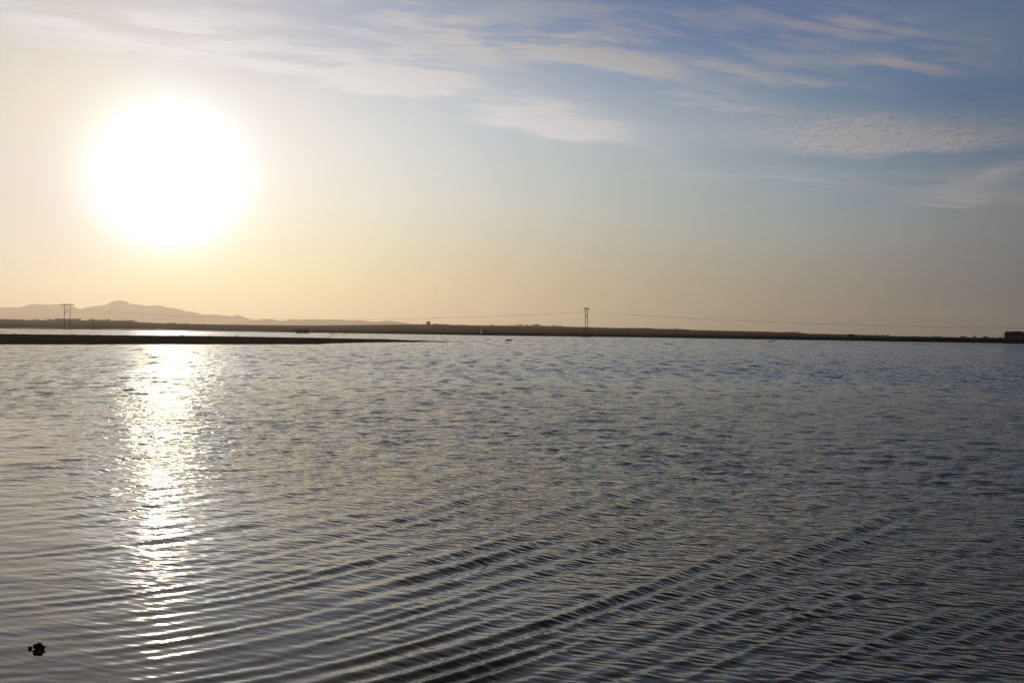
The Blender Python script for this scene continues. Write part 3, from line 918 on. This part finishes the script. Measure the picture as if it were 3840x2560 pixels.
def plant(kind, x, ytop, ybot, Y, label, group, wpx=None):
    src = slim if kind == 's' else wide_
    base_h = 5.0 if kind == 's' else 4.0; base_w = 1.6 if kind == 's' else 3.2
    if kind not in used: used.add(kind); o = src
    else: o = copy_tree(src)
    q = P(x, ybot, Y); h = (ybot - ytop) / FPX * Y
    o.location = q; o.rotation_euler = (0, 0, random.uniform(0, 6.28))
    sw = h / base_h if wpx is None else wpx / FPX * Y / base_w
    o.scale = (sw, sw, h / base_h)
    return tag(o, label, 'tree', group)


tr = [('s', 1922, 1215), ('s', 1934.3, 1212.8), ('w', 1938, 1215.5), ('s', 1945.2, 1213.5), ('s', 1949, 1215), ('s', 1951.5, 1212.6), ('w', 1956, 1214.8), ('s', 1962, 1216), ('s', 1970, 1216.6), ('w', 1976, 1214.8), ('s', 1980.5, 1214.5), ('s', 1988, 1217), ('w', 1994, 1217), ('s', 2029, 1218), ('w', 2034, 1218.2), ('s', 2043, 1218), ('w', 2052, 1218), ('s', 2061, 1219), ('w', 2088, 1218.6), ('s', 2096, 1219.4), ('w', 2102, 1219)]
cnt = {}
ORD = 'first second third fourth fifth sixth seventh eighth ninth tenth eleventh twelfth thirteenth'.split()
for i, (k, x, yt) in enumerate(tr):
    base = 1222.5 + (x - 1920) * .016
    if x < 2000: lb = 'one of the small scattered trees on the ridge left of the wide flat building'
    elif x < 2070: lb = 'one of the small trees between two flat buildings on the centre ridge'
    else: lb = 'one of the small trees at the right end of the centre ridge'
    g = 'trees left of the wide ridge building' if x < 2000 else ('trees between the ridge buildings' if x < 2070 else 'trees at the right end of the ridge row')
    cnt[g] = cnt.get(g, 0) + 1
    lb = ORD[cnt[g] - 1] + (' tree from the left, ' + ('bushy' if k == 'w' else 'slim') + ', ') + {'trees left of the wide ridge building': 'in the row left of the wide flat ridge building', 'trees between the ridge buildings': 'between the two flat buildings on the centre ridge', 'trees at the right end of the ridge row': 'at the right end of the centre ridge row'}[g]
    plant(k, x, yt, base, 2930.0, lb, g, 5.5 if k == 'w' else 3.2)
tr2 = [(3243, 1254.6, 'w', 9, 'leftmost low bush of the small grove on the right horizon'), (3255, 1254.8, 'w', 7, 'second low bush of the small grove on the right horizon'),
       (3265.5, 1250.2, 's', 3.5, 'tall thin poplar, leftmost tree of the right horizon grove'), (3283, 1250.4, 's', 4.5, 'second tall poplar of the right horizon grove'),
       (3289, 1251, 's', 3.6, 'third tree of the right grove, close beside the second poplar'), (3296, 1251.2, 's', 4, 'fourth tree of the right grove, mid-row'),
       (3304, 1252.6, 's', 4, 'fifth tree of the right grove, shorter than its left neighbour'), (3312, 1253, 'w', 7, 'round bushy tree, widest of the right grove'),
       (3320, 1255.5, 'w', 4, 'lowest tree of the right grove, between two bushy ones'), (3330, 1253.6, 'w', 7, 'rightmost bushy tree of the right grove')]
for x, yt, k, wpx, lb in tr2:
    plant(k, x, yt, 1260.0 + (x - 3240) * .01, 1450.0, lb, 'grove on the right horizon', wpx)
for x, yt, yb, wpx, Y, lb in ((1566, 1214.6, 1218, 10, 2950, 'low rounded bush left of the two-storey ridge house'), (1663, 1215.6, 1219.6, 9, 2950, 'low bush between two buildings right of the two-storey house'),
                              (2135, 1247.0, 1251.5, 16, 640, 'low scrub on the bank left of the middle pylon'), (2162, 1246.6, 1251.5, 14, 640, 'rounder scrub on the bank close to the left of the middle pylon'), (2219, 1247.4, 1252, 12, 636, 'low scrub on the bank just right of the middle pylon'),
                              (3733, 1265, 1269, 12, 1400, 'low dark bush just left of the bus')):
    o = plant('w', x, yt, yb, Y, lb, 'scrub bushes', wpx); o['category'] = 'bush'
    o.name = 'bush'

# ------------------------------------------------------------------ vehicles
m_paint = mat('dark_paint', (0.03, 0.03, 0.034), 0.3, 0.5, var=0.1)
m_pale = mat('pale_paint', (0.07, 0.075, 0.085), 0.3, 0.5, var=0.05)
m_glass = mat('tinted_glass', (0.012, 0.013, 0.015), 0.06, 0.6, var=0)
m_tyre = mat('tyre_rubber', (0.02, 0.02, 0.02), 0.9, 0.1, var=0)
m_rim = mat('wheel_rim', (0.25, 0.25, 0.25), 0.35, 0.5, metal=0.8, var=0)
m_chrome = mat('chrome', (0.75, 0.72, 0.70), 0.12, 0.8, metal=1.0, var=0)
m_lamp = mat('lit_headlight', (0.9, 0.88, 0.8), 0.3, 0.5, var=0, emit=((1.0, .93, .82), 2.5))


def wheel(t, x, y, r, wdt=.24):
    w_ = MB().tube((x, y - wdt / 2, r), (x, y + wdt / 2, r), r, None, 20).build('wheel', m_tyre, t)
    MB().tube((x, y - wdt / 2 - .012, r), (x, y + wdt / 2 + .012, r), r * .58, None, 14).build('rim', m_rim, w_)


# SUV, nose to the left (local x from nose = -2.2)
Ys = shore(3183) + 6.5; q = P(3183, 1265, Ys)
t = thing('car', (q.x, Ys, crest(3183) + .06), R(-28) * 0, 'dark boxy car driving left along the right-hand bank', 'car')
prof = [(-2.2, .35), (-2.22, .75), (-2.05, .95), (-1.15, 1.08), (-.62, 1.66), (1.45, 1.72), (2.05, 1.60), (2.2, 1.0), (2.22, .4)]
MB().prism(prof, -.92, .92, .05).build('body', m_paint, t)
for y in (-.93, .93):
    MB().add([(-.95, y, 1.12), (-.52, y, 1.55), (.55, y, 1.60), (.55, y, 1.12)] if y < 0 else [(-.95, y, 1.12), (.55, y, 1.12), (.55, y, 1.60), (-.52, y, 1.55)], [(0, 1, 2, 3)]).build('side_window', m_glass, t)
    MB().add([(.65, y, 1.12), (.65, y, 1.60), (1.75, y, 1.56), (1.95, y, 1.12)], [(0, 1, 2, 3)]).build('side_window', m_glass, t)
MB().add([(-1.17, -.78, 1.10), (-1.17, .78, 1.10), (-.66, .72, 1.63), (-.66, -.72, 1.63)], [(0, 1, 2, 3)]).build('windscreen', m_glass, t)
for x in (-1.4, 1.35):
    for y in (-.85, .85): wheel(t, x, y, .37)
for y in (-.62, .62): MB().box((-2.2, y, .78), (.10, .34, .18)).build('headlight', m_chrome, t)

# small truck with a tarpaulin sloping to its tail
Yt = shore(1820) + 2.0; q = P(1820, 1253, Yt)
t = thing('small_truck', (q.x, Yt, .62), 0, 'dark small truck with one lit headlight on the bank, its tarpaulin sloping to the right', 'truck')
MB().box((.05, 0, .52), (4.5, 1.7, .22)).build('chassis', m_paint, t)
MB().prism([(-2.25, .5), (-2.3, 1.2), (-1.95, 2.2), (-.75, 2.3), (-.7, .5)], -.85, .85, .04).build('cab', m_paint, t)
MB().add([(-2.28, -.7, 1.28), (-2.28, .7, 1.28), (-1.99, .7, 2.1), (-1.99, -.7, 2.1)], [(0, 1, 2, 3)]).build('windscreen', m_glass, t)
MB().prism([(-.6, .64), (-.55, 2.3), (.1, 2.15), (1.2, 1.6), (2.3, 1.0), (2.4, .64)], -.88, .88, .03).build('tarpaulin', mat('grey_tarpaulin', (0.13, 0.12, 0.12), .45, .5, var=.15), t)
for x in (-1.5, 1.4):
    for y in (-.76, .76): wheel(t, x, y, .38)
MB().tube((-2.25, -.62, .95), (-2.42, -.62, .95), .17, .15, 14).build('headlight', m_lamp, t)
MB().tube((-2.25, .62, .95), (-2.42, .62, .95), .15, .13, 14).build('headlight', m_chrome, t)

# coach, nose to the left, cut by the right edge
Yc_ = shore(3800) + 6.5; q = P(3762.5, 1272, Yc_)
L = 11.6; Hc = 3.15
t = thing('coach', (q.x + L / 2, Yc_, crest(3800) - .10), 0, 'long dark coach on the bank, cut off by the right edge', 'bus')
MB().prism([(-L / 2, .35), (-L / 2 - .05, 1.3), (-L / 2 + .12, Hc - .25), (-L / 2 + .4, Hc), (L / 2 - .2, Hc), (L / 2, Hc - .2), (L / 2, .35)], -1.25, 1.25, .012).build('body', m_paint, t)
for y in (-1.262, 1.262):
    MB().box((.6, y, .98), (L - 2.6, .03, .95)).build('side_panel', m_pale, t)
    for k in range(7):
        MB().box((-L / 2 + 1.35 + k * 1.5, y, 2.15), (1.36, .03, .95)).build('side_window', m_glass, t)
MB().add([(-L / 2 - .06, -1.1, 1.35), (-L / 2 - .06, 1.1, 1.35), (-L / 2 + .09, 1.1, Hc - .35), (-L / 2 + .09, -1.1, Hc - .35)], [(0, 1, 2, 3)]).build('windscreen', m_glass, t)
MB().box((-L / 2 + 1.6, 0, Hc + .06), (1.0, 1.2, .18), 0, .8).build('roof_hatch', m_paint, t)
MB().box((-L / 2 + 5.4, 0, Hc + .09), (3.6, 1.7, .26), 0, .93).build('air_conditioner', m_paint, t)
MB().box((-L / 2 + 9.2, 0, Hc + .06), (1.2, 1.2, .18), 0, .8).build('roof_hatch', m_paint, t)
for x in (-L / 2 + 2.7, L / 2 - 3.0):
    for y in (-1.12, 1.12): wheel(t, x, y, .5, .3)
for zz in (2.9, 2.1):  # chrome beads added on the nose to give sun glints
    MB().blob((-L / 2 - .1, -1.05, zz), (.16, .2, .17), 2, 0, 1, 0).build('glint_bead', m_chrome, t, True)
MB().tube((-L / 2 - .09, -1.2, .9), (-L / 2 - .02, -1.2, 1.95), .04, None, 8).build('glint_rod', m_chrome, t)  # chrome rod added to catch a glint along the front corner
for y in (-.95, .95): MB().box((-L / 2 - .06, y, .75), (.08, .4, .22)).build('headlight', m_chrome, t)

# ------------------------------------------------------------------ haze
hm = bpy.data.materials.new('haze'); hm.use_nodes = True
hn = hm.node_tree; hn.nodes.clear()
ho = hn.nodes.new('ShaderNodeOutputMaterial'); pv = hn.nodes.new('ShaderNodeVolumePrincipled')
pv.inputs['Color'].default_value = (0.88, 0.826, 0.82, 1)
pv.inputs['Density'].default_value = 6.5e-5
pv.inputs['Anisotropy'].default_value = 0.62
hn.links.new(pv.outputs[0], ho.inputs['Volume'])
hz = MB().box((0, 9500, 238), (53000, 23000, 480)).build('haze', hm)
tag(hz, kind='stuff')
hz['label'] = 'thin dusty haze over the lake and plain'
